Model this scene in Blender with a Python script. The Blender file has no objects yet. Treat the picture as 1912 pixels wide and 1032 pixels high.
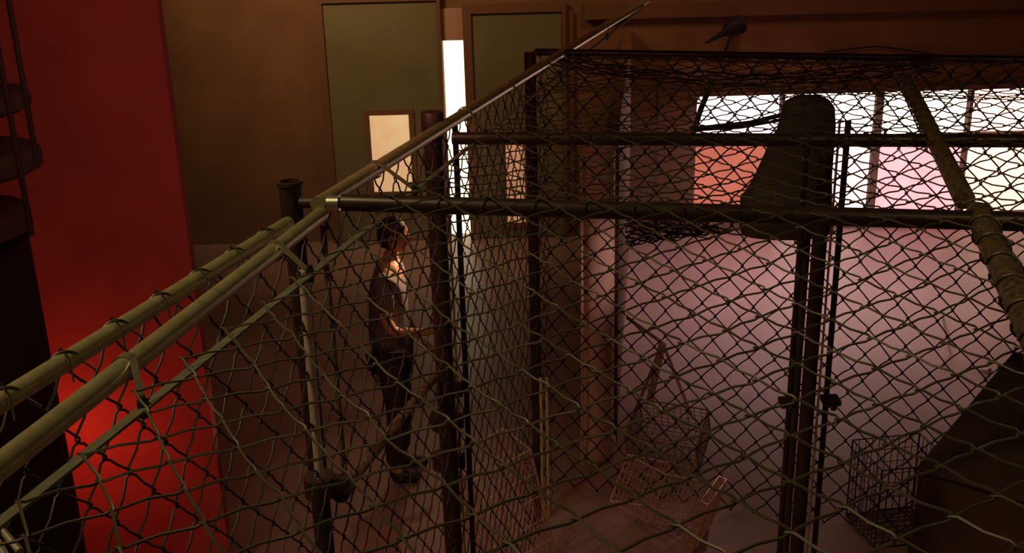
import bpy, bmesh, math, random
from mathutils import Vector, Matrix
random.seed(7)
SC = bpy.context.scene
COL = SC.collection
# ------------------------------------------------------------------ camera
F = 2000.0
CAMH = 3.9
_d = Vector((150, 5700, 2000)).normalized()          # world down seen by the camera (x right, y down, z forward)
_up = -_d
_fw = Vector((0, 0, 1)); _fw = (_fw - _fw.dot(_up) * _up).normalized()
_rt = _fw.cross(_up)
if _rt.x < 0: _rt = -_rt
EYE = Vector((0, 0, CAMH))
def ray(px, py):
    v = Vector((px - 956, py - 516, F))
    return Vector((v.dot(_rt), v.dot(_fw), v.dot(_up)))
def onz(px, py, z):
    r = ray(px, py); return EYE + r * ((z - CAMH) / r.z)
def ony(px, py, y):
    r = ray(px, py); return EYE + r * (y / r.y)
cam_d = bpy.data.cameras.new('camera'); cam = bpy.data.objects.new('camera', cam_d); COL.objects.link(cam)
cx = Vector((_rt.x, _fw.x, _up.x)); cy = -Vector((_rt.y, _fw.y, _up.y)); cz = -Vector((_rt.z, _fw.z, _up.z))
cam.matrix_world = Matrix(((cx.x, cy.x, cz.x, 0), (cx.y, cy.y, cz.y, 0), (cx.z, cy.z, cz.z, CAMH), (0, 0, 0, 1)))
cam_d.sensor_width = 36; cam_d.lens = 36 * F / 1912; cam_d.clip_start = 0.05
SC.camera = cam
# ------------------------------------------------------------------ world, lights, exposure
SC.view_settings.view_transform = 'Standard'; SC.view_settings.look = 'None'
SC.view_settings.gamma = 1; SC.view_settings.use_curve_mapping = False
SC.view_settings.exposure = 0.0
w = bpy.data.worlds.new('world'); SC.world = w; w.use_nodes = True
w.node_tree.nodes['Background'].inputs[0].default_value = (1.0, 0.52, 0.34, 1)
w.node_tree.nodes['Background'].inputs[1].default_value = 0.035
def light(name, kind, loc, power, col, size=.3, target=None, spot=None, sy=None):
    d = bpy.data.lights.new(name, kind); d.energy = power; d.color = col
    if kind == 'AREA':
        d.size = size
        if sy: d.shape = 'RECTANGLE'; d.size_y = sy
    else: d.shadow_soft_size = size
    if spot: d.spot_size = math.radians(spot); d.spot_blend = .8
    o = bpy.data.objects.new(name, d); COL.objects.link(o); o.location = loc
    if target is not None:
        o.rotation_euler = (Vector(target) - Vector(loc)).to_track_quat('-Z', 'Y').to_euler()
    return o
RZ = CAMH - .85                                      # height of the cage roof
BY = 12.6                                            # distance of the back wall
ol = light('overhead_lamp', 'AREA', (-2.6, 2.0, 6.2), 15, (1.0, .84, .42), .5, (-.9, 2.4, 3)); ol.data.spread = math.radians(75)
light('roof_mesh_fill', 'AREA', (2.1, .6, 5.6), 13, (1.0, .80, .42), .6, (1.5, 2.6, 3))  # unseen fill light on the near right roof wires
p = ony(85, 880, 5.1); light('red_lamp', 'POINT', p, 9, (1, .11, .06), .10)
p = ony(250, 420, 3.4); light('red_wall_fill', 'AREA', (p.x + .3, p.y, p.z + .9), 11, (1, .30, .22), .8, ony(160, 420, 5.6))  # added weaker light that lifts the upper red wall
light('person_rim_light', 'SPOT', (.60, 8.3, 2.7), 560, (1, .60, .30), .15, ony(745, 500, 6.85), 17)  # made-up rim light for the right side of the person
light('floor_glint_light', 'SPOT', (-.5, 10.2, 5.0), 80, (1, .78, .42), .12, onz(730, 900, 0), 22)  # unseen spot put in for warm glints on the floor
bwl = light('back_wall_fill', 'AREA', (-3.0, 9.0, 6.0), 34, (1, .68, .30), 1.2, (-1.8, 12.6, 3.4)); bwl.data.spread = math.radians(80)  # unseen fill for the doors and left back wall
light('brown_wall_fill', 'AREA', (2.5, 9.5, 6.0), 34, (1, .52, .20), 1.2, (2.2, 12.6, 3.6))  # unseen orange fill on the wall above the window
q_ = onz(1110, 850, 1.2)
light('column_fill', 'SPOT', (2.6, 5.4, 2.8), 150, (1, .62, .52), .12, ony(1118, 500, 6.95), 15)  # added pink spot that brightens the front of the column
fw_ = light('floor_wash_fill', 'AREA', (3.4, 11.4, 5.0), 26, (1, .74, .74), .8, (2.9, 10.4, 0)); fw_.data.spread = math.radians(64)  # invented light so the mauve floor fades towards the camera
light('rack_fill', 'SPOT', (-1.7, 4.4, 5.6), 70, (1, .80, .45), .08, ony(1000, 880, 5.9), 9)  # added warm spot on the strips and rack by the far post
light('crate_fill', 'SPOT', (2.3, 8.3, 1.6), 30, (1, .55, .45), .08, onz(1225, 930, .3), 26)  # extra pink spot to pick out the crate edges
# ------------------------------------------------------------------ materials
def mat(name, base, rough=.6, metal=0.0, noise=None, nscale=8, bump=0, emit=None, es=0, spec=.5, detail=4, wave=None):
    m = bpy.data.materials.new(name); m.use_nodes = True; nt = m.node_tree; b = nt.nodes['Principled BSDF']
    b.inputs['Base Color'].default_value = (*base, 1); b.inputs['Roughness'].default_value = rough
    b.inputs['Metallic'].default_value = metal; b.inputs['Specular IOR Level'].default_value = spec
    if noise or bump:
        tc = nt.nodes.new('ShaderNodeTexCoord'); n = nt.nodes.new('ShaderNodeTexNoise')
        n.inputs['Scale'].default_value = nscale; n.inputs['Detail'].default_value = detail
        nt.links.new(tc.outputs['Object'], n.inputs['Vector'])
        if noise:
            r = nt.nodes.new('ShaderNodeValToRGB'); r.color_ramp.elements[0].position = .35; r.color_ramp.elements[1].position = .68
            r.color_ramp.elements[0].color = (*base, 1); r.color_ramp.elements[1].color = (*noise, 1)
            nt.links.new(n.outputs['Fac'], r.inputs['Fac']); nt.links.new(r.outputs['Color'], b.inputs['Base Color'])
        if bump:
            bm = nt.nodes.new('ShaderNodeBump'); bm.inputs['Strength'].default_value = bump; bm.inputs['Distance'].default_value = .01
            nt.links.new(n.outputs['Fac'], bm.inputs['Height']); nt.links.new(bm.outputs['Normal'], b.inputs['Normal'])
    if emit:
        b.inputs['Emission Color'].default_value = (*emit, 1); b.inputs['Emission Strength'].default_value = es
    return m
M = {}
M['rail'] = mat('galvanised_rail', (.44, .36, .19), .36, .6, (.34, .28, .14), 30)
M['dark_pipe'] = mat('dark_pipe', (.040, .020, .018), .38, .4, (.06, .032, .025), 25)
M['rust'] = mat('rusty_pipe', (.10, .055, .035), .55, .5, (.30, .20, .11), 60, .3)
M['post'] = mat('dark_post', (.038, .017, .014), .5, .3, (.055, .026, .02), 18)
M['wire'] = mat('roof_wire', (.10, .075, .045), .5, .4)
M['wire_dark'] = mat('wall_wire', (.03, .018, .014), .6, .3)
M['coupling'] = mat('bright_coupling', (.75, .68, .55), .3, .9)
M['band'] = mat('tension_band', (.40, .34, .22), .4, .8, (.30, .25, .16), 40)
M['bar'] = mat('tension_bar', (.12, .10, .06), .7, .3, (.09, .075, .045), 20)
M['bolt'] = mat('bolt', (.10, .08, .06), .4, .9)
M['red'] = mat('red_wall', (.42, .078, .062), .8, 0, (.34, .063, .050), 3)
M['brown'] = mat('brown_wall', (.22, .095, .046), .8, 0, (.165, .070, .034), 1.6)
M['olive'] = mat('olive_door', (.17, .135, .070), .6, 0, (.14, .11, .055), 2.5)
M['frame'] = mat('door_frame', (.16, .065, .032), .6)
M['black'] = mat('dark_paint', (.016, .008, .008), .8, spec=.2)
M['tread'] = mat('tread_paint', (.03, .014, .010), .8)
M['column'] = mat('pink_plaster', (.80, .52, .46), .6, 0, (.7, .45, .40), 12, .2)
M['hood'] = mat('hood_metal', (.085, .055, .04), .7, .2, (.06, .038, .028), 8)
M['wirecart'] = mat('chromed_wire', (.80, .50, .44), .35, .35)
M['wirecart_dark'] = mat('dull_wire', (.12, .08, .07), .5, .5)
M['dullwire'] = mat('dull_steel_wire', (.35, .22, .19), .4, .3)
M['lid'] = mat('matt_filler_paint', (.11, .058, .044), .95, 0, (.08, .042, .032), 5, spec=.1)
M['skin'] = mat('skin', (.62, .30, .17), .5, 0, (.55, .26, .15), 20)
M['hair'] = mat('hair', (.030, .014, .010), .55)
M['shirt'] = mat('shirt', (.20, .155, .18), .85, 0, (.15, .115, .14), 14, .3)
M['trousers'] = mat('trousers', (.05, .03, .028), .85)
M['shoe'] = mat('shoe', (.02, .015, .012), .5)
M['ceiling'] = mat('ceiling_paint', (.10, .05, .03), .9)
# wet floor
m = mat('wet_floor', (.44, .24, .23), .30, 0, (.38, .205, .195), 1.3, 0, spec=.35)
nt = m.node_tree; b = nt.nodes['Principled BSDF']
tc = nt.nodes.new('ShaderNodeTexCoord'); n = nt.nodes.new('ShaderNodeTexNoise'); n.inputs['Scale'].default_value = 22; n.inputs['Detail'].default_value = 3
n2 = nt.nodes.new('ShaderNodeTexNoise'); n2.inputs['Scale'].default_value = .9; r = nt.nodes.new('ShaderNodeMapRange')
r.inputs[1].default_value = .4; r.inputs[2].default_value = .65; r.inputs[3].default_value = .42; r.inputs[4].default_value = .50
bm_ = nt.nodes.new('ShaderNodeBump'); bm_.inputs['Strength'].default_value = .12; bm_.inputs['Distance'].default_value = .01
nt.links.new(tc.outputs['Object'], n.inputs['Vector']); nt.links.new(tc.outputs['Object'], n2.inputs['Vector'])
nt.links.new(n2.outputs['Fac'], r.inputs['Value']); nt.links.new(r.outputs[0], b.inputs['Roughness'])
nt.links.new(n.outputs['Fac'], bm_.inputs['Height']); nt.links.new(bm_.outputs['Normal'], b.inputs['Normal'])
M['floor'] = m
def glow(name, col, s, col2=None, sc=2.0):
    m = mat(name, (.02, .02, .02), .4, 0, emit=col, es=s)
    if col2:
        nt = m.node_tree; b = nt.nodes['Principled BSDF']
        tc = nt.nodes.new('ShaderNodeTexCoord'); n = nt.nodes.new('ShaderNodeTexNoise'); n.inputs['Scale'].default_value = sc
        r = nt.nodes.new('ShaderNodeValToRGB'); r.color_ramp.elements[0].color = (*col, 1); r.color_ramp.elements[1].color = (*col2, 1)
        r.color_ramp.elements[0].position = .4; r.color_ramp.elements[1].position = .6
        nt.links.new(tc.outputs['Object'], n.inputs['Vector']); nt.links.new(n.outputs['Fac'], r.inputs['Fac'])
        nt.links.new(r.outputs['Color'], b.inputs['Emission Color'])
    return m
# ------------------------------------------------------------------ mesh helpers
class MB:
    def __init__(s): s.v = []; s.f = []
    def add(s, vs, fs):
        k = len(s.v); s.v += [tuple(v) for v in vs]; s.f += [tuple(i + k for i in f) for f in fs]; return s
    def box(s, a, b):
        x0, y0, z0 = a; x1, y1, z1 = b
        return s.add([(x0,y0,z0),(x1,y0,z0),(x1,y1,z0),(x0,y1,z0),(x0,y0,z1),(x1,y0,z1),(x1,y1,z1),(x0,y1,z1)],
                     [(0,3,2,1),(4,5,6,7),(0,1,5,4),(1,2,6,5),(2,3,7,6),(3,0,4,7)])
    def hexa(s, p8): # 4 front points (ccw), 4 back points
        return s.add(p8, [(0,1,2,3),(7,6,5,4),(0,4,5,1),(1,5,6,2),(2,6,7,3),(3,7,4,0)])
    def tube(s, pts, r, n=10, caps=True, closed=False):
        pts = [Vector(p) for p in pts]; N = len(pts); rs = r if isinstance(r, (list, tuple)) else [r] * N
        rings = []; prev = None
        for i, p in enumerate(pts):
            if closed: t = pts[(i + 1) % N] - pts[i - 1]
            else: t = pts[min(i + 1, N - 1)] - pts[max(i - 1, 0)]
            t.normalize()
            if prev is None:
                a = Vector((0, 0, 1)) if abs(t.z) < .9 else Vector((1, 0, 0))
                u = t.cross(a).normalized()
            else:
                u = (prev - t * prev.dot(t)).normalized()
            prev = u; v = t.cross(u)
            rings.append([p + (u * math.cos(2*math.pi*k/n) + v * math.sin(2*math.pi*k/n)) * rs[i] for k in range(n)])
        vs = [q for rg in rings for q in rg]; fs = []
        for i in range(N if closed else N - 1):
            j = (i + 1) % N
            for k in range(n):
                l = (k + 1) % n; fs.append((i*n+k, i*n+l, j*n+l, j*n+k))
        if caps and not closed:
            fs.append(tuple(reversed(range(n)))); fs.append(tuple((N-1)*n + k for k in range(n)))
        return s.add(vs, fs)
    def lathe(s, c, prof, n=24, sx=1, sy=1, ox=None):
        c = Vector(c); vs = []; fs = []
        for j, (r, z) in enumerate(prof):
            o = ox[j] if ox else 0
            for k in range(n):
                a = 2*math.pi*k/n; vs.append(c + Vector((o + r*sx*math.cos(a), r*sy*math.sin(a), z)))
        for j in range(len(prof)-1):
            for k in range(n):
                l = (k+1) % n; fs.append((j*n+k, j*n+l, (j+1)*n+l, (j+1)*n+k))
        fs.append(tuple(reversed(range(n)))); fs.append(tuple((len(prof)-1)*n+k for k in range(n)))
        return s.add(vs, fs)
    def build(s, name, m, parent=None, smooth=False, bevel=0):
        me = bpy.data.meshes.new(name); me.from_pydata(s.v, [], s.f); me.materials.append(m)
        if smooth:
            me.polygons.foreach_set('use_smooth', [True] * len(me.polygons))
        o = bpy.data.objects.new(name, me); COL.objects.link(o)
        if smooth:
            try: me.set_sharp_from_angle(angle=math.radians(50))
            except Exception: pass
        if bevel:
            md = o.modifiers.new('bevel', 'BEVEL'); md.width = bevel; md.segments = 2
        if parent is not None:
            o.parent = parent; o.matrix_parent_inverse = Matrix.Translation(-parent.location)
        return o
def tag(o, label=None, cat=None, group=None, kind=None):
    if label: o['label'] = label
    if cat: o['category'] = cat
    if group: o['group'] = group
    if kind: o['kind'] = kind
    return o
def empty(name, loc, label, cat, group=None):
    o = bpy.data.objects.new(name, None); COL.objects.link(o); o.location = loc; o.empty_display_size = .1
    return tag(o, label, cat, group)
def struct(mb, name, m, parent=None, **k):
    o = mb.build(name, m, parent, **k)
    if parent is None: o['kind'] = 'structure'
    return o
# ------------------------------------------------------------------ room shell
struct(MB().box((-9, -1, -.2), (12, BY + .6, 0)), 'floor', M['floor'])
struct(MB().box((-9, -1, 7.2), (12, BY + .6, 7.4)), 'ceiling', M['ceiling'])
struct(MB().box((-9.2, -1, 0), (-9, BY + .6, 7.2)), 'wall_left', M['brown'])
struct(MB().box((12, -1, 0), (12.2, BY + .6, 7.2)), 'wall_right', M['brown'])
struct(MB().box((-9, -1.2, 0), (12, -1, 7.2)), 'wall_front', M['brown'])
def bx(px, py=250): return ony(px, py, BY).x
def bz(py, px=1000): return ony(px, py, BY).z
# openings in the back wall: slit, amber window (in door), big window
sl0, sl1 = bx(829, 150), bx(868, 150); slt = bz(75, 848)
W0, W1 = ony(1298, 300, BY).x, ony(1990, 250, BY).x
wz0, wz1 = .10, ony(1600, 172, BY).z
mb = MB()
mb.box((-9, BY, 0), (sl0, BY + .3, 7.2)).box((sl0, BY, slt), (sl1, BY + .3, 7.2)).box((sl1, BY, 0), (W0, BY + .3, 7.2))
mb.box((W0, BY, 0), (W1, BY + .3, wz0)).box((W0, BY, wz1), (W1, BY + .3, 7.2)).box((W1, BY, 0), (12, BY + .3, 7.2))
struct(mb, 'wall_back', M['brown'])
# header beam and conduit on the upper back wall
hz = ony(1600, 18, BY).z
struct(MB().box((bx(1090, 10), BY - .10, hz - .03), (9.5, BY, hz + .16)), 'trim_1', M['frame'], bevel=.01)
hz2 = ony(1600, 158, BY).z
struct(MB().box((W0 - .1, BY - .05, wz1), (9.4, BY, wz1 + .07)), 'trim_2', M['frame'], bevel=.01)
for i, px in enumerate((1062, 1176, 1232)):
    x = bx(px, 250)
    struct(MB().box((x - .04, BY - .05, 0), (x + .06, BY, ony(px, 20 if i == 0 else 140, BY).z)), 'trim_%d' % (i + 3), M['frame'], bevel=.008)
# bright slit opening
s = struct(MB().box((sl0, BY + .2, 0), (sl1, BY + .22, slt)), 'window_1', glow('daylight_slit', (1, .80, .50), 3.2))
for nm, xx in (('left', sl0 - .06), ('right', sl1 + .0)):
    MB().box((xx, BY - .06, 0), (xx + .06, BY + .02, slt + .35)).build('window_frame', M['frame'], s)
MB().box((sl0, BY - .03, slt), (sl1, BY + .02, slt + .36)).build('lintel', mat('pale_lintel', (.42, .22, .17), .7), s)['label'] = 'pinkish lintel above the bright slit'
# doors with vision panes
def door(px0, px1, ptop, panes, name):
    x0, x1 = bx(px0, 150), bx(px1, 150); zt = bz(ptop, (px0 + px1) / 2)
    d = struct(MB().box((x0, BY - .07, .02), (x1, BY, zt)), name, M['olive'], bevel=.006)
    fr = MB(); fr.box((x0 - .09, BY - .10, 0), (x0, BY, zt + .1)).box((x1, BY - .10, 0), (x1 + .04, BY, zt + .1)).box((x0, BY - .10, zt), (x1, BY, zt + .1))
    fr.build('door_frame', M['frame'], d)
    for (a, b, c, e, m) in panes:
        xa, xb = bx(a, (c + e) / 2), bx(b, (c + e) / 2); za, zb = bz(e, a), bz(c, a)
        f = MB(); t = .06
        f.box((xa - t, BY - .10, za - t), (xa, BY - .07, zb + t)).box((xb, BY - .10, za - t), (xb + t, BY - .07, zb + t))
        f.box((xa, BY - .10, za - t), (xb, BY - .07, za)).box((xa, BY - .10, zb), (xb, BY - .07, zb + t))
        f.build('window_frame', M['frame'], d)
        MB().box((xa, BY - .085, za), (xb, BY - .07, zb)).build('pane', m, d)
    return d
door(614, 822, 2, [(696, 768, 213, 355, glow('amber_pane', (1, .62, .30), 0.8, (.95, .50, .22), 3))], 'door_1')
door(884, 1050, 22, [(946, 980, 266, 412, glow('orange_pane', (.62, .26, .12), 1.0, (.40, .15, .07), 8))], 'door_2')
x = bx(862, 150)
# big window
win = struct(MB().box((W0, BY + .18, wz0), (W1, BY + .20, wz1)), 'window_2', M['black'])
cols = [1298, 1462, 1642, 1812, 1990]
zt = ony(1600, 262, BY).z
topc = [(.92, .62, .66), (1, .76, .62), (1, .78, .60), (1, .52, .38), (1, .8, .6), (.8, .5, .5)]
botc = [(.70, .15, .09), (.80, .50, .46), (.90, .36, .38), (.90, .52, .38), (1, .6, .45), (.7, .3, .3)]
xs = [ony(c, 250, BY).x for c in cols]
for i in range(4):
    MB().box((xs[i] + .03, BY + .14, zt + .04), (xs[i+1] - .03, BY + .16, wz1)).build('pane', glow('upper_pane_glass', topc[i], 4.2 if i < 4 else 4, tuple(c * .8 for c in topc[i]), 2), win)
    MB().box((xs[i] + .03, BY + .14, wz0 + .03), (xs[i+1] - .03, BY + .16, zt - .04)).build('pane', glow('lower_pane_glass', botc[i], (1.0, 3.0, 2.0, 2.6)[i] if i < 4 else 3, tuple(c * .85 for c in botc[i]), 2), win)
for i in range(1, 4):
    t = .045 if i == 2 else .02
    MB().box((xs[i] - t, BY + .06, wz0), (xs[i] + t, BY + .16, wz1)).build('mullion', M['black'], win)
MB().box((W0, BY + .05, zt - .04), (W1, BY + .16, zt + .04)).build('transom', M['black'], win)
# red partition wall
RY = 5.6
rx0, rx1 = ony(-260, 500, RY).x, ony(325, 250, RY).x
struct(MB().box((rx0, RY, 0), (rx1, RY + .08, 7.2)), 'wall_partition', M['red'])
# partition added to keep window light off the left floor, from the plaster column to the back wall
pa, pb = ony(1146, 600, 7.25), ony(1172, 400, BY)
struct(MB().hexa([(pa.x - .06, pa.y, 0), (pa.x + .03, pa.y, 0), (pa.x + .03, pa.y, 2.45), (pa.x - .06, pa.y, 2.45),
                  (pb.x - .06, BY, 0), (pb.x + .03, BY, 0), (pb.x + .03, BY, 2.45), (pb.x - .06, BY, 2.45)]), 'wall_light_block', M['brown'])
# dark drum and treads of the spiral stair at the left
q = onz(-60, 480, 3.2)
tx = ony(95, 766, 4.6).x
st = empty('spiral_stair', (tx - .6, 4.6, 0), 'dark spiral stair with rounded treads and thin rods at the left edge', 'staircase')
MB().lathe((tx - .46, 4.6, 0), [(.46, 0), (.46, ony(40, 475, 4.3).z), (.44, ony(40, 471, 4.3).z)], 40).build('drum', M['black'], st, smooth=True)
for (px, y0, y1) in ((50, 195, 235), (73, 308, 355), (55, 430, 478)):
    z1, z0 = ony(px, y0, 4.2).z, ony(px, y1, 4.2).z; xe = ony(px, (y0 + y1) / 2, 4.5).x
    MB().lathe((xe - .34, 4.5, (z0 + z1) / 2), [(.30, -(z1-z0)/2), (.34, -(z1-z0)/2 + .02), (.34, (z1-z0)/2 - .02), (.32, (z1-z0)/2)], 36).build('tread', M['tread'], st, smooth=True)
for (a, b, yy) in (((15, 0), (70, 300), 4.22), ((-4, 60), (54, 440), 4.18)):
    x = ony((a[0]+b[0])/2, (a[1]+b[1])/2, yy).x
    MB().tube([(x, yy, ony(b[0], b[1], yy).z), (x, yy, ony(a[0], -120, yy).z)], .012, 8).build('rod', M['black'], st, smooth=True)
# ------------------------------------------------------------------ cage
e1 = Vector((.265, .964, 0)).normalized(); e2 = Vector((.981, -.178, 0)).normalized()
ORG = onz(535, 372, RZ); ORG.z = 0
cage = empty('chain_link_cage', ORG, 'large walk-in cage of chain-link mesh on pipe rails and posts', 'cage')
def P(px, py, z=RZ): return onz(px, py, z)
def pipe(a, b, r, name, m, n=18, sag=0, extra=None):
    a, b = Vector(a), Vector(b); pts = []
    k = 14 if sag else 1
    for i in range(k + 1):
        t = i / k; p = a.lerp(b, t); p.z -= 4 * sag * t * (1 - t); pts.append(p)
    return MB().tube(pts, r, n).build(name, m, cage, smooth=True)
# long rails running into the distance
Lline = lambda Y: Vector((-.95 + .281 * (Y - 1.8), Y, RZ))
pipe(Lline(1.0), Lline(2.93), .0205, 'outer_rail', M['rail'])
pipe(Lline(3.12), Lline(9.6), .0245, 'side_rail', M['rail'])
Gd = (P(600, 400) - P(0, 870)).normalized()
G1 = P(600, 400) + Vector((0, 0, 0)); G0 = G1 - Gd * 2.2
pipe(G0, G1, .0225, 'inner_rail', M['rail'])
# cross rails
h1a, h1b = P(640, 378), P(1912, 414); hd = (h1b - h1a).normalized()
pipe(h1a, h1b + hd * .9, .0265, 'cross_rail', M['dark_pipe'])
pipe(P(560, 378), h1a, .017, 'rail_stub', M['post'])
pipe(P(612, 379), P(634, 379), .0235, 'coupling', M['coupling'])['label'] = 'bright metal coupling'
h2a, h2b = P(845, 258), P(1912, 263); h2d = (h2b - h2a).normalized()
pipe(h2a, h2b + h2d * 1.0, .024, 'cross_rail', M['dark_pipe'])
h3a, h3b = P(1000, 97), P(1912, 112)
pipe(h3a, h3b + (h3b - h3a).normalized() * .6, .021, 'cross_rail', M['dark_pipe'])
wb = MB(); rw_ = random.Random(11)
for k in range(5):
    pts = []
    for i in range(40):
        t = i / 39; q_ = h3a.lerp(h3b, .03 + .80 * t); sg = .10 * math.sin(math.pi * min(1, t * 1.05)) ** .8
        pts.append(q_ + Vector((0, -.02 - .03 * k, -sg - .012 * k + rw_.uniform(-.010, .010))))
    wb.tube(pts, .0055, 5)
wb.build('wire_bundle', M['post'], cage, smooth=True)
cm = MB()
for k in range(16):
    x1_ = 1400 - rw_.uniform(0, 110); yb = 412 + k * 3.6 - (8 if k > 10 else 0); pts = []; ph = rw_.uniform(0, 6)
    for i in range(30):
        t = i / 29; px_ = 1168 + (x1_ - 1168) * t
        pts.append(ony(px_, yb * (1 - t) + (418 + k * 1.2) * t + 3.5 * math.sin(t * 22 + ph) + rw_.uniform(-1.5, 1.5), 5.4 + .03 * k))
    cm.tube(pts, .0042, 4)
cm.build('crumpled_mesh', M['wire_dark'], cage, smooth=True)
# bright twisted fittings at the near end of the tension bar
for (a_, b2) in (((-6, 905), (6, 885)), ((0, 985), (38, 1030)), ((-12, 1000), (14, 1045))):
    MB().tube([onz(*a_, RZ - .02), onz(*b2, RZ - .02)], .006, 8).build('bright_clip', M['coupling'], cage, smooth=True)
for pts_, rr2 in (([(1288, 240), (1340, 236), (1400, 229), (1478, 210)], .013), ([(1290, 243), (1380, 238), (1470, 222)], .009), ([(1323, 168), (1308, 205), (1294, 250)], .016)):
    MB().tube([ony(a_, b2, 5.75) for a_, b2 in pts_], rr2, 6).build('sagging_strand', M['wire_dark'], cage, smooth=True)
# longitudinal roof pipe
r0, r1 = P(1800, 378), P(1690, 150)
pipe(r1, r0 + Vector((0, 0, .01)), .030, 'roof_pipe', M['rust'])
r2 = P(1912, 580) + (P(1912, 580) - P(1840, 430)) * .35
pipe(P(1826, 400), r2, .034, 'roof_pipe', M['rust'])
pipe(P(1815, 398), P(1838, 402), .034, 'coupling', M['coupling'])
# corner fitting on the near post
c = P(541, 378); rr = .036
fit = MB()
fit.lathe((c.x, c.y + .03, RZ), [(.030, -.10), (rr, -.095), (rr, .045), (rr + .004, .048), (rr + .004, .060), (rr - .006, .060), (rr - .008, .020)], 28)
fit.build('corner_fitting', M['post'], cage, smooth=True)
def post(px, py, r, name='post', m=None, top=RZ, dy=0, n=20, z0=0, bright=None):
    c = onz(px, py, top); c.y += dy
    return MB().tube([(c.x, c.y, z0), (c.x, c.y, top)], r, n).build(name, m or M['post'], cage, smooth=True)
post(541, 372, .034, top=RZ - .04, dy=.03)
p2 = ony(811, 300, 4.27); MB().tube([(p2.x, p2.y, 0), (p2.x, p2.y, RZ - .02)], .040, 20).build('post', M['post'], cage, smooth=True)
post(990, 98, .035, top=RZ + .03)
post(1546, 236, .029, top=RZ + .01)
# cap on the second post
c = p2
MB().lathe((c.x, c.y, RZ), [(.044, -.05), (.046, -.045), (.046, .055), (.042, .06)], 24).build('post_cap', M['post'], cage, smooth=True)
# slimmer bars beside posts
def vbar(px_t, py_t, z_t, y_depth, r, m, zb=0.0, name='gate_bar'):
    c = ony(px_t, py_t, y_depth)
    return MB().tube([(c.x, y_depth, zb), (c.x, y_depth, z_t)], r, 10).build(name, m, cage, smooth=True)
yP2 = onz(813, 226, RZ).y; yP4 = onz(1533, 236, RZ).y
vbar(866, 620, RZ - .02, yP2, .013, M['post'])
vbar(849, 620, RZ - .02, yP2 + .04, .006, M['rail'], name='pale_strip')
vbar(1484, 602, RZ - .05, yP4, .012, M['post'])
vbar(1554, 602, RZ + .02, yP4, .012, M['post'])
vbar(1539, 602, RZ + .02, yP4 + .03, .005, M['coupling'], name='pale_strip')  # pale strip stands in for background glow in the gap beside the post
# thin lit conduit in front of the near post
a = ony(566, 505, 3.02); b_ = ony(597, 890, 3.02)
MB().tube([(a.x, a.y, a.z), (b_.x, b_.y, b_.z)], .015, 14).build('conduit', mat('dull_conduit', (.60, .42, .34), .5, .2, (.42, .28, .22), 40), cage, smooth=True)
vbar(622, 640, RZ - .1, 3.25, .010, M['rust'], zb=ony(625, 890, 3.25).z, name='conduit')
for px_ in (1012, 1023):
    vbar(px_, 860, ony(px_, 705, 5.75).z, 5.75, .009, mat('lit_strip', (.85, .68, .42), .3, .3), name='pale_strip')
# clamps on the near post
for (px, py, y) in ((597, 905, 3.12), (825, 785, yP2), (828, 860, yP2)):
    c = ony(px, py, y)
    k = MB(); k.lathe((c.x, c.y, c.z), [(.052, -.035), (.052, .035)], 20); k.box((c.x + .04, c.y - .02, c.z - .03), (c.x + .10, c.y + .02, c.z + .03))
    k.build('clamp', M['post'], cage, smooth=True)
for (px, py, y, w_) in ((860, 720, yP2, .07), (1470, 748, yP4, .07), (1549, 744, yP4, .07)):
    c = ony(px, py, y)
    k = MB(); k.box((c.x - w_/2, c.y - .05, c.z - .012), (c.x + w_/2, c.y + .02, c.z + .012)); k.tube([(c.x, c.y - .06, c.z - .022), (c.x, c.y - .06, c.z + .022)], .012, 10)
    k.build('hinge', M['post'], cage)
# diagonal brace
a = ony(640, 915, 3.2); b_ = ony(822, 690, yP2 - .05)
MB().tube([a, b_], .021, 14).build('diagonal_brace', M['rust'], cage, smooth=True)
MB().tube([a - (b_ - a).normalized() * .03, a + (b_ - a).normalized() * .05], .033, 14).build('brace_socket', M['post'], cage, smooth=True)
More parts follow.
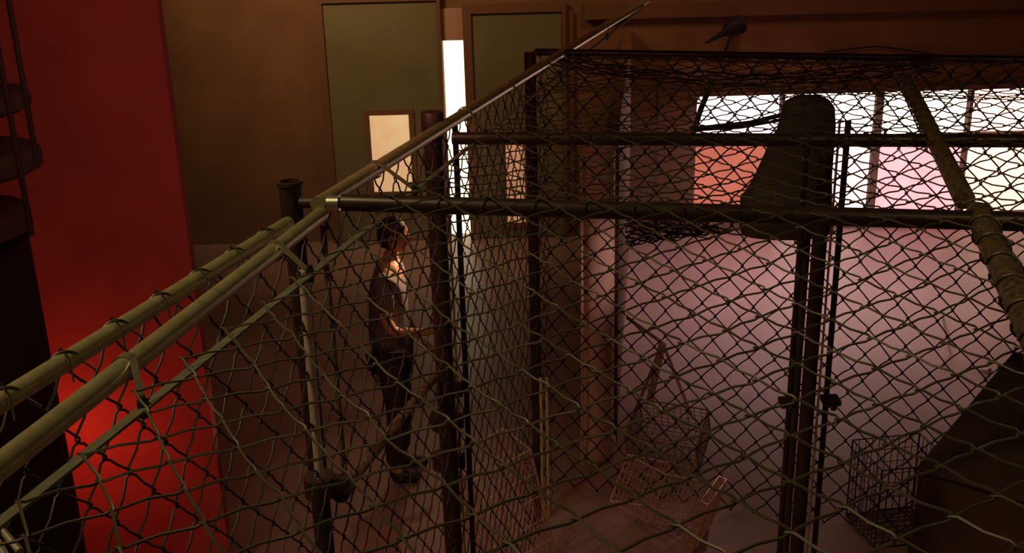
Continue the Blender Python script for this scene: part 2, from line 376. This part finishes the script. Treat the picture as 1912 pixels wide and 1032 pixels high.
# tension bar and straps
Tl = lambda Y: Vector((-.519 + .250 * (Y - 2.48), Y, RZ - .02))
def strip(a, b, w_, t, side):
    a, b = Vector(a), Vector(b); n = Vector((0, 0, 1)) * t; s_ = side * w_ / 2
    return MB().hexa([a - s_ + n, a + s_ + n, b + s_ + n, b - s_ + n, a - s_ - n, a + s_ - n, b + s_ - n, b - s_ - n])
strip(Tl(.9), Tl(2.95), .040, .003, Vector((1, -.2, .35)).normalized()).build('tension_bar', M['bar'], cage)
strip(Tl(3.15), Tl(9.3), .030, .003, Vector((1, -.2, .35)).normalized()).build('tension_bar', M['bar'], cage)
def band(rail_pt, rdir, r, T):
    k = MB(); pts = []
    side = (Vector(T) - rail_pt); side -= side.dot(rdir) * rdir; side.normalize(); upv = rdir.cross(side)
    if upv.z < 0: upv = -upv
    wv = rdir * .011
    path = [Vector(T) + Vector((0, 0, .004))]
    for i in range(15):
        an = math.radians(62 + i * 18); path.append(rail_pt + side * math.cos(an) * (r + .004) + upv * math.sin(an) * (r + .004))
    vs = []; fs = []
    for i, p_ in enumerate(path):
        t = (path[min(i+1, len(path)-1)] - path[max(i-1, 0)]).normalized(); nn = rdir.cross(t).normalized() * .0022
        vs += [p_ - wv - nn, p_ + wv - nn, p_ + wv + nn, p_ - wv + nn]
    for i in range(len(path) - 1):
        for j in range(4):
            l = (j + 1) % 4; fs.append((4*i+j, 4*i+l, 4*i+4+l, 4*i+4+j))
    k.add(vs, fs); o = k.build('tension_band', M['band'], cage)
    bt = MB().tube([Vector(T) + Vector((0, 0, -.018)), Vector(T) + Vector((0, 0, .016))], .011, 6)
    bt.tube([Vector(T) + Vector((0, 0, .012)), Vector(T) + Vector((0, 0, .024))], .007, 8)
    bt.build('bolt', M['bolt'], o)
def gpt(px, py): # nearest point of the inner rail to a pixel on roof plane
    p_ = P(px, py); return G1 + Gd * (p_ - G1).dot(Gd)
band(gpt(222, 683), Gd, .0205, Tl(onz(300, 742, RZ).y))
band(gpt(512, 468), Gd, .0205, Tl(onz(572, 498, RZ).y))
Ld = Vector((.281, 1, 0)).normalized()
for (a_, t_) in (((712, 316), (752, 345)), ((878, 212), (910, 240)), ((952, 163), (985, 180)), ((1018, 120), (1040, 132)), ((1128, 48), (1148, 62))):
    Y = P(*a_).y; Yt = P(*t_).y
    band(Lline(Y), Ld, .0245, Tl(min(Yt, Y + .3)))
# ------------------------------------------------------------------ chain-link fabric
def fabric(fn, i0, i1, j0, j1, a, b, keep=None, r=.0028, n=5, name='roof_mesh', m=None, dv=.006, jit=.0, seed=1, phase=0):
    """zig-zag wires hooked into each other; fn maps (u, v, w) to space"""
    rnd = random.Random(seed); mb = MB(); J = {}
    def node(i, j):
        if (i, j) not in J: J[(i, j)] = (rnd.uniform(-jit, jit), rnd.uniform(-jit, jit))
        return J[(i, j)]
    for i in range(i0, i1):
        run = []
        def flush():
            if len(run) > 2: mb.tube(run, r, n, caps=False)
            run.clear()
        for j in range(j0, j1):
            hi = (i + j + phase) % 2; col = i + hi; ju, jv = node(col, j)
            u = col * a + ju + (r * 1.7 if hi else -r * 1.7); v = j * b + jv
            if keep and not keep(u, v): flush(); continue
            hi2 = 1 - hi; ju2, jv2 = node(i + hi2, j + 1)
            u2 = (i + hi2) * a + ju2; v2 = (j + 1) * b + jv2
            s_ = 1 if hi else -1
            run.append(fn(u, v, 0)); 
            run.append(fn(u + (u2-u)*.10, v + (v2-v)*.10, s_ * r * 1.7))
            if keep and not keep(u2, v2): continue
            run.append(fn(u + (u2-u)*.5 , v + (v2-v)*.5 , 0))
            run.append(fn(u + (u2-u)*.90, v + (v2-v)*.90, s_ * r * 1.7))
        flush()
    return mb.build(name, m or M['wire'], cage, smooth=True)
K = onz(1500 + 640/3.036, 380 + 180/3.036, RZ)
def sag(x, y):
    p_ = Vector((x, y, 0)) - Vector((h1a.x, h1a.y, 0)); v = p_.dot(e1); u = p_.dot(e2)
    s_ = 0
    if v < 0: s_ = -.055 * math.sin(min(1, -v / 1.7) * math.pi) * min(1, max(0, u + .1) / .6)
    else: s_ = -.03 * abs(math.sin(v / .95 * math.pi)) * min(1, max(0, u) / .4)
    return s_ + .008 * math.sin(3.1 * u + 2 * v)
def roof(u, v, w_):
    q_ = K + e2 * u + e1 * v
    return (q_.x, q_.y, RZ + .027 + w_ + sag(q_.x, q_.y))
def rkeep(u, v):
    q_ = K + e2 * u + e1 * v
    return q_.x > Tl(q_.y).x - .02 and q_.y > .95 and q_.y < P(1300, 112).y + .2 + (1.0 - q_.x) * .3
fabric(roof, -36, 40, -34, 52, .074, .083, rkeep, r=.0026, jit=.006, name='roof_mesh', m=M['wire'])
# outer side wall mesh hanging under the outer rail
def side(u, v, w_):
    q_ = Lline(2.0) + Ld * u; return (q_.x + w_ - .02, q_.y, RZ - .02 + v)
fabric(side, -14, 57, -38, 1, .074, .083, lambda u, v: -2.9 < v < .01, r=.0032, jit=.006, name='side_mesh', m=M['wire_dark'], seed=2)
# far wall mesh
f0 = h3a; fd = (h3b - h3a).normalized()
def far(u, v, w_):
    q_ = f0 + fd * u; return (q_.x, q_.y + w_, RZ + v)
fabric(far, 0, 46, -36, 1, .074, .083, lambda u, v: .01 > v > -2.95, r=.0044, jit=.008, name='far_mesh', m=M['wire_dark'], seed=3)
# wire ties round the outer rail
for k in range(11):
    Y = 1.15 + k * .165; c = Lline(Y); pts = []
    for i in range(14):
        an = math.radians(200 - i * 17); pts.append(c + Vector((math.cos(an) * .0235, (i - 6.5) * .0045, math.sin(an) * .0235)))
    pts = pts + [c + Vector((.038, .045, -.035)), c + Vector((.030, .07, -.05))]
    k2 = MB().tube(pts, .0026, 5)
    k2.tube([c + Vector((-.024, .03, .004)), c + Vector((-.010, .018, .024)), c + Vector((.010, -.012, .0245)), c + Vector((.026, -.03, .008)), c + Vector((.035, -.05, -.02))], .0022, 5)
    k2.build('wire_tie', M['bolt'], cage, smooth=True)
# wire wraps round the right roof pipe
for k in range(16):
    t = k / 15; c = r1.lerp(r0, t) if k < 9 else P(1826, 400).lerp(r2, (k - 9) / 6)
    R_ = .034 if k < 9 else .038; dd = (r0 - r1).normalized(); sd = dd.cross(Vector((0, 0, 1)))
    pts = [c + sd * math.cos(i/14*6.28) * R_ + Vector((0, 0, 1)) * math.sin(i/14*6.28) * R_ + dd * (i - 7) * .005 for i in range(15)]
    MB().tube(pts, .0035, 5).build('wire_wrap', M['wire'], cage, smooth=True)
# haze in the hall
hz_ = bpy.data.materials.new('haze'); hz_.use_nodes = True; nt = hz_.node_tree
nt.nodes.remove(nt.nodes['Principled BSDF']); vs_ = nt.nodes.new('ShaderNodeVolumeScatter'); vs_.inputs['Color'].default_value = (1, .60, .46, 1)
vs_.inputs['Density'].default_value = .05; vs_.inputs['Anisotropy'].default_value = .45
nt.links.new(vs_.outputs[0], nt.nodes['Material Output'].inputs['Volume'])
tag(MB().box((-8.9, 6.6, .01), (11.9, BY - .12, 1.75)).build('haze', hz_), 'thin smoky haze lying over the floor at the far end of the hall', 'haze', kind='stuff')
# ------------------------------------------------------------------ pink column
CY = 6.95
cxl, cxr = ony(1090, 700, CY).x, ony(1150, 700, CY).x
cc = Vector(((cxl + cxr) / 2, CY + .15, 0)); cr = (cxr - cxl) / 2
col_ = empty('plaster_column', cc, 'slim pinkish plaster column behind the far cage mesh, lit along its left edge', 'column')
ct = ony(1130, 262, CY).z
MB().lathe(cc, [(cr + .02, 0), (cr + .02, .12), (cr, .14), (cr, ct - .1)], 32).build('shaft', M['column'], col_, smooth=True)
MB().lathe(cc, [(cr, ct - .1), (cr + .03, ct - .08), (cr + .03, ct - .02), (cr, ct)], 32).build('capital', M['column'], col_, smooth=True)
MB().tube([(cxl - .012, CY - .01, 0), (cxl - .012, CY - .01, ct - .12)], .010, 8).build('edge_highlight', mat('lit_edge', (.9, .66, .5), .4, .3), col_)['label'] = 'pale strip painted in for the lit edge'  # pale strip stands in for light along the column edge
# ------------------------------------------------------------------ hood behind the wide post
HY = 4.7
def hpt(px, py): return ony(px, py, HY)
hood = empty('ventilation_hood', hpt(1500, 400), 'dark tapering hood with rounded top standing before the big window', 'hood')
sec = [(200, 1492, 1560), (192, 1500, 1552), (215, 1480, 1574), (250, 1470, 1580), (262, 1466, 1574), (300, 1446, 1573), (340, 1428, 1572), (378, 1404, 1572), (384, 1396, 1572), (440, 1396, 1570), (456, 1440, 1568)]
sec = [(456, 1398, 1568), (440, 1394, 1570), (384, 1396, 1572), (376, 1406, 1572), (340, 1426, 1572), (300, 1444, 1573), (262, 1462, 1574), (250, 1470, 1580), (215, 1477, 1578), (200, 1484, 1568), (191, 1500, 1552)]
mbh = MB(); vs = []; fs = []; nn = 28
for (py, x0_, x1_) in sec:
    a_, b2 = hpt(x0_, py), hpt(x1_, py); cxm = (a_.x + b2.x) / 2; rx = (b2.x - a_.x) / 2
    for k in range(nn):
        an = 2*math.pi*k/nn; vs.append((cxm + rx * math.cos(an), HY + .16 + rx * .55 * math.sin(an), a_.z))
for j in range(len(sec) - 1):
    for k in range(nn):
        l = (k+1) % nn; fs.append((j*nn+k, j*nn+l, (j+1)*nn+l, (j+1)*nn+k))
fs.append(tuple(reversed(range(nn)))); fs.append(tuple((len(sec)-1)*nn+k for k in range(nn)))
mbh.add(vs, fs).build('shell', M['hood'], hood, smooth=True)
a_ = hpt(1520, 456)
MB().tube([(a_.x, HY + .16, a_.z + .02), (a_.x, HY + .16, 0)], .03, 12).build('stand', M['hood'], hood, smooth=True)
# ------------------------------------------------------------------ wall bracket at upper right
b0 = ony(1382, 45, BY - .25); b1 = ony(1318, 80, BY - .5)
br = empty('wall_spotlight', (b0.x, BY, b0.z), 'small dark tapering fixture jutting from the upper back wall', 'wall fixture')
MB().tube([b0, b0.lerp(b1, .35), b0.lerp(b1, .45), b1], [.11, .09, .04, .012], 12).build('body', M['black'], br, smooth=True)
MB().tube([(b0.x, BY - .01, b0.z), b0], .03, 8).build('arm', M['black'], br)
e_ = ony(1350, 108, BY - .1); MB().tube([(b0.x - .03, BY - .06, b0.z - .05), e_], .012, 6).build('rod', M['black'], br)
# cables
def cable(name, pts, r, label, y):
    pp = [ony(a, b, y) for a, b in pts]; out = []
    for i in range(len(pp) - 1):
        for k in range(6): out.append(pp[i].lerp(pp[i+1], k / 6))
    out.append(pp[-1])
    return tag(MB().tube(out, r, 6).build(name, M['black'], smooth=True), label, 'cable')
cable('cable', [(1540, 97), (1640, 86), (1760, 104), (1912, 112), (2000, 112)], .010, 'thin dark cable sagging across the upper wall above the window', BY - .03)
# ------------------------------------------------------------------ wire crates on the floor
def grid_panel(o, ux, uy, nx, ny, rw, rf):
    mb = MB(); fr = MB()
    for i in range(1, nx):
        mb.tube([o + ux * (i/nx), o + ux * (i/nx) + uy], rw, 4, caps=False)
    for j in range(1, ny):
        mb.tube([o + uy * (j/ny), o + uy * (j/ny) + ux], rw, 4, caps=False)
    fr.tube([o, o + ux, o + ux + uy, o + uy], rf, 6, closed=True)
    return mb, fr
def crate(loc, size, rot, label, name='wire_crate', nx=10, tilt=(0, 0), mw=None, rf=.007, rw=.0030):
    root = empty(name, loc, label, 'crate', 'wire crates tumbled on the floor')
    R = Matrix.Rotation(rot, 3, 'Z') @ Matrix.Rotation(tilt[0], 3, 'X') @ Matrix.Rotation(tilt[1], 3, 'Y')
    L_, W_, H_ = size
    X, Y, Z = R @ Vector((L_, 0, 0)), R @ Vector((0, W_, 0)), R @ Vector((0, 0, H_))
    corners = [sx * X + sy * Y + sz * Z for sx in (0, 1) for sy in (0, 1) for sz in (0, 1)]
    zmin = min(c.z for c in corners); o = Vector(loc) - X/2 - Y/2; o.z = -zmin + rf
    # taper: the bottom is smaller
    for nm, oo, ux, uy, a_, b2 in (('base_grid', o, X, Y, nx, 8), ('side_grid', o, X, Z, nx, 6), ('side_grid', o + Y, X, Z, nx, 6), ('side_grid', o, Y, Z, 8, 6), ('side_grid', o + X, Y, Z, 8, 6)):
        g, fr = grid_panel(oo, ux, uy, a_, b2, rw, rf)
        ob = g.build(nm, mw or M['wirecart'], root)
        fr.build('rim', mw or M['wirecart'], ob, smooth=True)
    return root
def fl(px, py): return onz(px, py, 0)
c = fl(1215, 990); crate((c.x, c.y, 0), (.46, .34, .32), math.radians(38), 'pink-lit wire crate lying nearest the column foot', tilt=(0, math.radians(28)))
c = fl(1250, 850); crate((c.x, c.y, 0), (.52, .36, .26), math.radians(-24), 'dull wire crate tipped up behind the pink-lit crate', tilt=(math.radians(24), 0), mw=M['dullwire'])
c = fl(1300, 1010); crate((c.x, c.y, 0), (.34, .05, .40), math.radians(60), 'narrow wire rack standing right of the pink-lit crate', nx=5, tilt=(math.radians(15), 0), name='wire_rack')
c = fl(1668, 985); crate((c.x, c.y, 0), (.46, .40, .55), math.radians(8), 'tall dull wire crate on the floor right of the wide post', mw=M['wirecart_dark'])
c = fl(975, 1100); crate((c.x, c.y, 0), (.38, .3, .95), math.radians(30), 'wet wire rack leaning on the far cage post', name='wire_rack', nx=6, tilt=(0, math.radians(-12)))
# made-up dark cabinet that fills the murky lower right of the cage
ch = 1.35; A_ = onz(1712, 870, ch); B_ = onz(1893, 655, ch); dl = (B_ - A_).normalized(); sd_ = Vector((dl.y, -dl.x, 0)); ln_ = (B_ - A_).length
A0 = Vector((A_.x, A_.y, 0))
case = empty('dark_filler_cabinet', A0, 'made-up dark cabinet filling the dark lower right below the roof mesh', 'cabinet')
def rbox(u0, v0, z0, u1, v1, z1):
    q8 = [A0 + dl * u + sd_ * v + Vector((0, 0, z)) for u, v, z in ((u0,v0,z0),(u0,v1,z0),(u0,v1,z1),(u0,v0,z1),(u1,v0,z0),(u1,v1,z0),(u1,v1,z1),(u1,v0,z1))]
    return MB().hexa(q8)
rbox(.02, .02, 0, ln_ - .02, 1.0, ch - .03).build('body', M['lid'], case, bevel=.01)
rbox(0, 0, ch - .028, ln_, 1.02, ch).build('top', M['lid'], case, bevel=.006)
for u_ in (.04, ln_ / 2 + .01):
    dd_ = rbox(u_, -.002, .06, u_ + ln_ / 2 - .05, .018, ch - .05).build('door', M['lid'], case, bevel=.004)
    rbox(u_ + .06, -.03, .75, u_ + .08, -.002, .90).build('handle', M['bolt'], dd_)
# folding trestle seen as an inverted V
c = fl(1215, 790); tr = empty('folding_stand', (c.x, c.y, 0), 'pale folding stand with splayed legs behind the wire crates', 'stand')
ap = ony(1237, 640, c.y)
for (qx, qy, r_) in ((1213, 748, .030), (1178, 820, .014), (1290, 800, .014)):
    q_ = ony(qx, qy, c.y + (.1 if qx > 1250 else 0)); q_.z = max(q_.z, .012); MB().tube([ap, q_], r_, 8).build('leg', M['column'], tr, smooth=True)
MB().tube([ap, ony(1170, 592, c.y)], .014, 8).build('handle', M['column'], tr, smooth=True)
q_ = ony(1760, 590, 9.0); q2 = ony(1786, 690, 8.6)
pl = tag(MB().tube([q_, q2, Vector((q2.x + .15, q2.y - .3, .02))], [.012, .03, .03], 8).build('leaning_pole', M['column'], smooth=True), 'pale short pole catching the window light at right', 'pole')
# ------------------------------------------------------------------ person
PY = 6.85
hd_top = ony(724, 406, PY)
px0 = hd_top.x; H = hd_top.z
def B(dx, dy, z): return Vector((px0 + dx, PY + dy, z * H / 1.76))
person = empty('person', (px0, PY, 0), 'person with short dark hair in a greyish short-sleeved shirt, forearm raised towards the post', 'person')
def skinned(name, m, verts, edges, radii, parent, sub=2):
    me = bpy.data.meshes.new(name); me.from_pydata([tuple(v) for v in verts], edges, []); me.materials.append(m)
    o = bpy.data.objects.new(name, me); COL.objects.link(o)
    o.modifiers.new('skin', 'SKIN')
    for i, r_ in enumerate(radii):
        rr_ = r_ if isinstance(r_, tuple) else (r_, r_); me.skin_vertices[0].data[i].radius = rr_
        me.skin_vertices[0].data[i].use_root = (i == 0)
    s_ = o.modifiers.new('sub', 'SUBSURF'); s_.levels = sub; s_.render_levels = sub
    me.polygons.foreach_set('use_smooth', [True] * len(me.polygons))
    o.parent = parent; o.matrix_parent_inverse = Matrix.Translation(-parent.location)
    for mod_smooth in [o.modifiers['skin']]: mod_smooth.use_smooth_shade = True
    return o
# body: pelvis root; faces +x (right), slightly turned away
V = [B(-.04,0,.97), B(-.04,0,1.10), B(-.03,0,1.28), B(-.02,0,1.42), B(0,0,1.50), B(.02,0,1.56),
     B(-.04,-.10,.88), B(-.01,-.11,.50), B(-.06,-.11,.10), B(.02,-.115,.06),
     B(-.04,.10,.88), B(.01,.11,.50), B(-.02,.11,.10), B(.06,.115,.06),
     B(-.03,-.19,1.40), B(-.03,-.24,1.18), B(.02,-.25,1.10), B(.22,-.20,1.08), B(.30,-.18,1.09),
     B(-.02,.19,1.40), B(-.02,.25,1.15), B(.10,.22,.95), B(.16,.20,.90)]
E_ = [(0,1),(1,2),(2,3),(3,4),(4,5),(0,6),(6,7),(7,8),(8,9),(0,10),(10,11),(11,12),(12,13),(3,14),(14,15),(15,16),(16,17),(17,18),(3,19),(19,20),(20,21),(21,22)]
RR = [(.13,.16),(.115,.15),(.125,.17),(.11,.15),.06,.055,.09,.06,.042,.02,.09,.06,.042,.02,.06,.046,.042,.030,.026,.06,.046,.034,.028]
skinned('body', M['skin'], V, E_, RR, person)
# head as a shaped surface with face, ears and nose
def head_mesh():
    c_ = B(.035, 0, 1.645); vs = []; fs = []; nu, nv = 28, 20
    for j in range(nv + 1):
        th = math.pi * j / nv
        for i in range(nu):
            ph = 2 * math.pi * i / nu
            x_ = math.sin(th) * math.cos(ph); y_ = math.sin(th) * math.sin(ph); z_ = math.cos(th)
            rx, ry, rz = .098, .076, .118
            if z_ < 0: ry *= 1 - .28 * (-z_) ; rx *= 1 - .10 * (-z_)
            X = x_ * rx; Yy = y_ * ry; Z = z_ * rz
            if x_ > .55:
                fct = (x_ - .55) / .45
                if abs(y_) < .22 and -.38 < z_ < .12: X += .026 * fct * (1 - abs(y_) / .22) * (1 - (z_ + .30) / .42 if z_ > -.3 else 1)   # nose
                if .02 < z_ < .22 and .2 < abs(y_) < .55: X -= .010 * fct      # eye sockets
                if -.62 < z_ < -.44 and abs(y_) < .35: X += .008 * fct         # lips
                if z_ < -.78: X += .014 * fct                                  # chin
            vs.append(c_ + Vector((X, Yy, Z)))
    for j in range(nv):
        for i in range(nu):
            l = (i + 1) % nu; fs.append((j*nu+i, (j+1)*nu+i, (j+1)*nu+l, j*nu+l))
    mb = MB().add(vs, fs)
    for s_ in (-1, 1):
        cc_ = c_ + Vector((-.01, s_ * .076, -.01)); ring = [cc_ + Vector((math.cos(a)*.016, s_*.008, math.sin(a)*.030)) for a in [k/10*6.283 for k in range(10)]]
        mb.tube(ring, .006, 6, closed=True)
    return mb
head = head_mesh().build('head', M['skin'], person, smooth=True)
c_ = B(.035, 0, 1.645)
for s_ in (-1, 1):
    k = MB(); k.lathe(c_ + Vector((.080, s_ * .030, .012)), [(.002, -.009), (.008, -.005), (.010, 0), (.008, .005), (.002, .009)], 10); k.build('eye', mat('eye', (.5, .45, .4), .2), head, smooth=True)
# hair cap
vs = []; fs = []; nu, nv = 28, 12; rh = random.Random(5)
for j in range(nv + 1):
    th = math.pi * .70 * j / nv
    for i in range(nu):
        ph = 2 * math.pi * i / nu; x_ = math.sin(th) * math.cos(ph); y_ = math.sin(th) * math.sin(ph); z_ = math.cos(th)
        lim = .60 if x_ > .35 else 1.0
        th2 = min(th, math.pi * .70 * (lim if x_ > .35 else 1)); 
        if math.cos(ph) > .35: th2 = min(th, math.pi * (.30 + .25 * (1 - math.cos(ph))))
        x_ = math.sin(th2) * math.cos(ph); y_ = math.sin(th2) * math.sin(ph); z_ = math.cos(th2)
        k_ = 1 + rh.uniform(-.02, .03)
        vs.append(c_ + Vector((-.008 + x_ * .108 * k_, y_ * .088 * k_, .004 + z_ * .128 * k_)))
for j in range(nv):
    for i in range(nu):
        l = (i + 1) % nu; fs.append((j*nu+i, (j+1)*nu+i, (j+1)*nu+l, j*nu+l))
hr = MB().add(vs, fs).build('hair', M['hair'], person, smooth=True)
md = hr.modifiers.new('thick', 'SOLIDIFY'); md.thickness = .012
# shirt, trousers, shoes
SV = [B(-.04,0,.84), B(-.04,0,1.08), B(-.03,0,1.28), B(-.02,0,1.42), B(-.01,0,1.49), B(-.03,-.19,1.40), B(-.03,-.235,1.22), B(-.02,.19,1.40), B(-.02,.24,1.20)]
skinned('shirt', M['shirt'], SV, [(0,1),(1,2),(2,3),(3,4),(3,5),(5,6),(3,7),(7,8)], [(.175,.20),(.15,.185),(.145,.19),(.13,.17),.075,.078,.064,.078,.064], person)
TV = [B(-.04,0,.94), B(-.04,-.10,.86), B(-.01,-.11,.50), B(-.06,-.11,.12), B(-.04,.10,.86), B(.01,.11,.50), B(-.02,.11,.12)]
skinned('trousers', M['trousers'], TV, [(0,1),(1,2),(2,3),(0,4),(4,5),(5,6)], [(.145,.175),.11,.078,.062,.11,.078,.062], person)
for (dx, dy) in ((-.04, -.11), (.0, .11)):
    skinned('shoe', M['shoe'], [B(dx-.05,dy,.05), B(dx+.06,dy,.05), B(dx+.17,dy,.035)], [(0,1),(1,2)], [.058,.052,.036], person)
# hands
def hand(base, d, upv, parent, curl, mirror=1):
    d = d.normalized(); s_ = d.cross(upv).normalized() * mirror; upv = upv.normalized()
    v = [base, base + d * .045, base + d * .085]; e = [(0,1),(1,2)]; rd = [(.026,.016),(.038,.016),(.036,.014)]
    palm = skinned('palm', M['skin'], v, e, rd, parent, 1)
    for k in range(4):
        o_ = base + d * .085 + s_ * (k - 1.5) * .019; ln = [.072, .080, .075, .060][k]
        pts = [o_ - d * .015]; ang = 0; p_ = o_
        for q in range(3):
            p_ = p_ + (d * math.cos(ang) - upv * math.sin(ang)) * ln * (.45, .32, .23)[q]; pts.append(p_); ang += curl
        skinned('finger', M['skin'], pts, [(0,1),(1,2),(2,3)], [.0095, .009, .0085, .007], palm, 1)
    t0 = base + d * .02 + s_ * -.030
    skinned('thumb', M['skin'], [t0, t0 + (d * .6 - s_) .normalized() * .035, t0 + (d * .9 - s_ * .5 - upv * .3).normalized() * .065], [(0,1),(1,2)], [.013, .011, .009], palm, 1)
hand(B(.29,-.18,1.09), Vector((1,.05,.05)), Vector((0,0,1)), person, .35)
hand(B(.155,.20,.905), Vector((.6,0,-.7)), Vector((1,0,.6)), person, .35, -1)
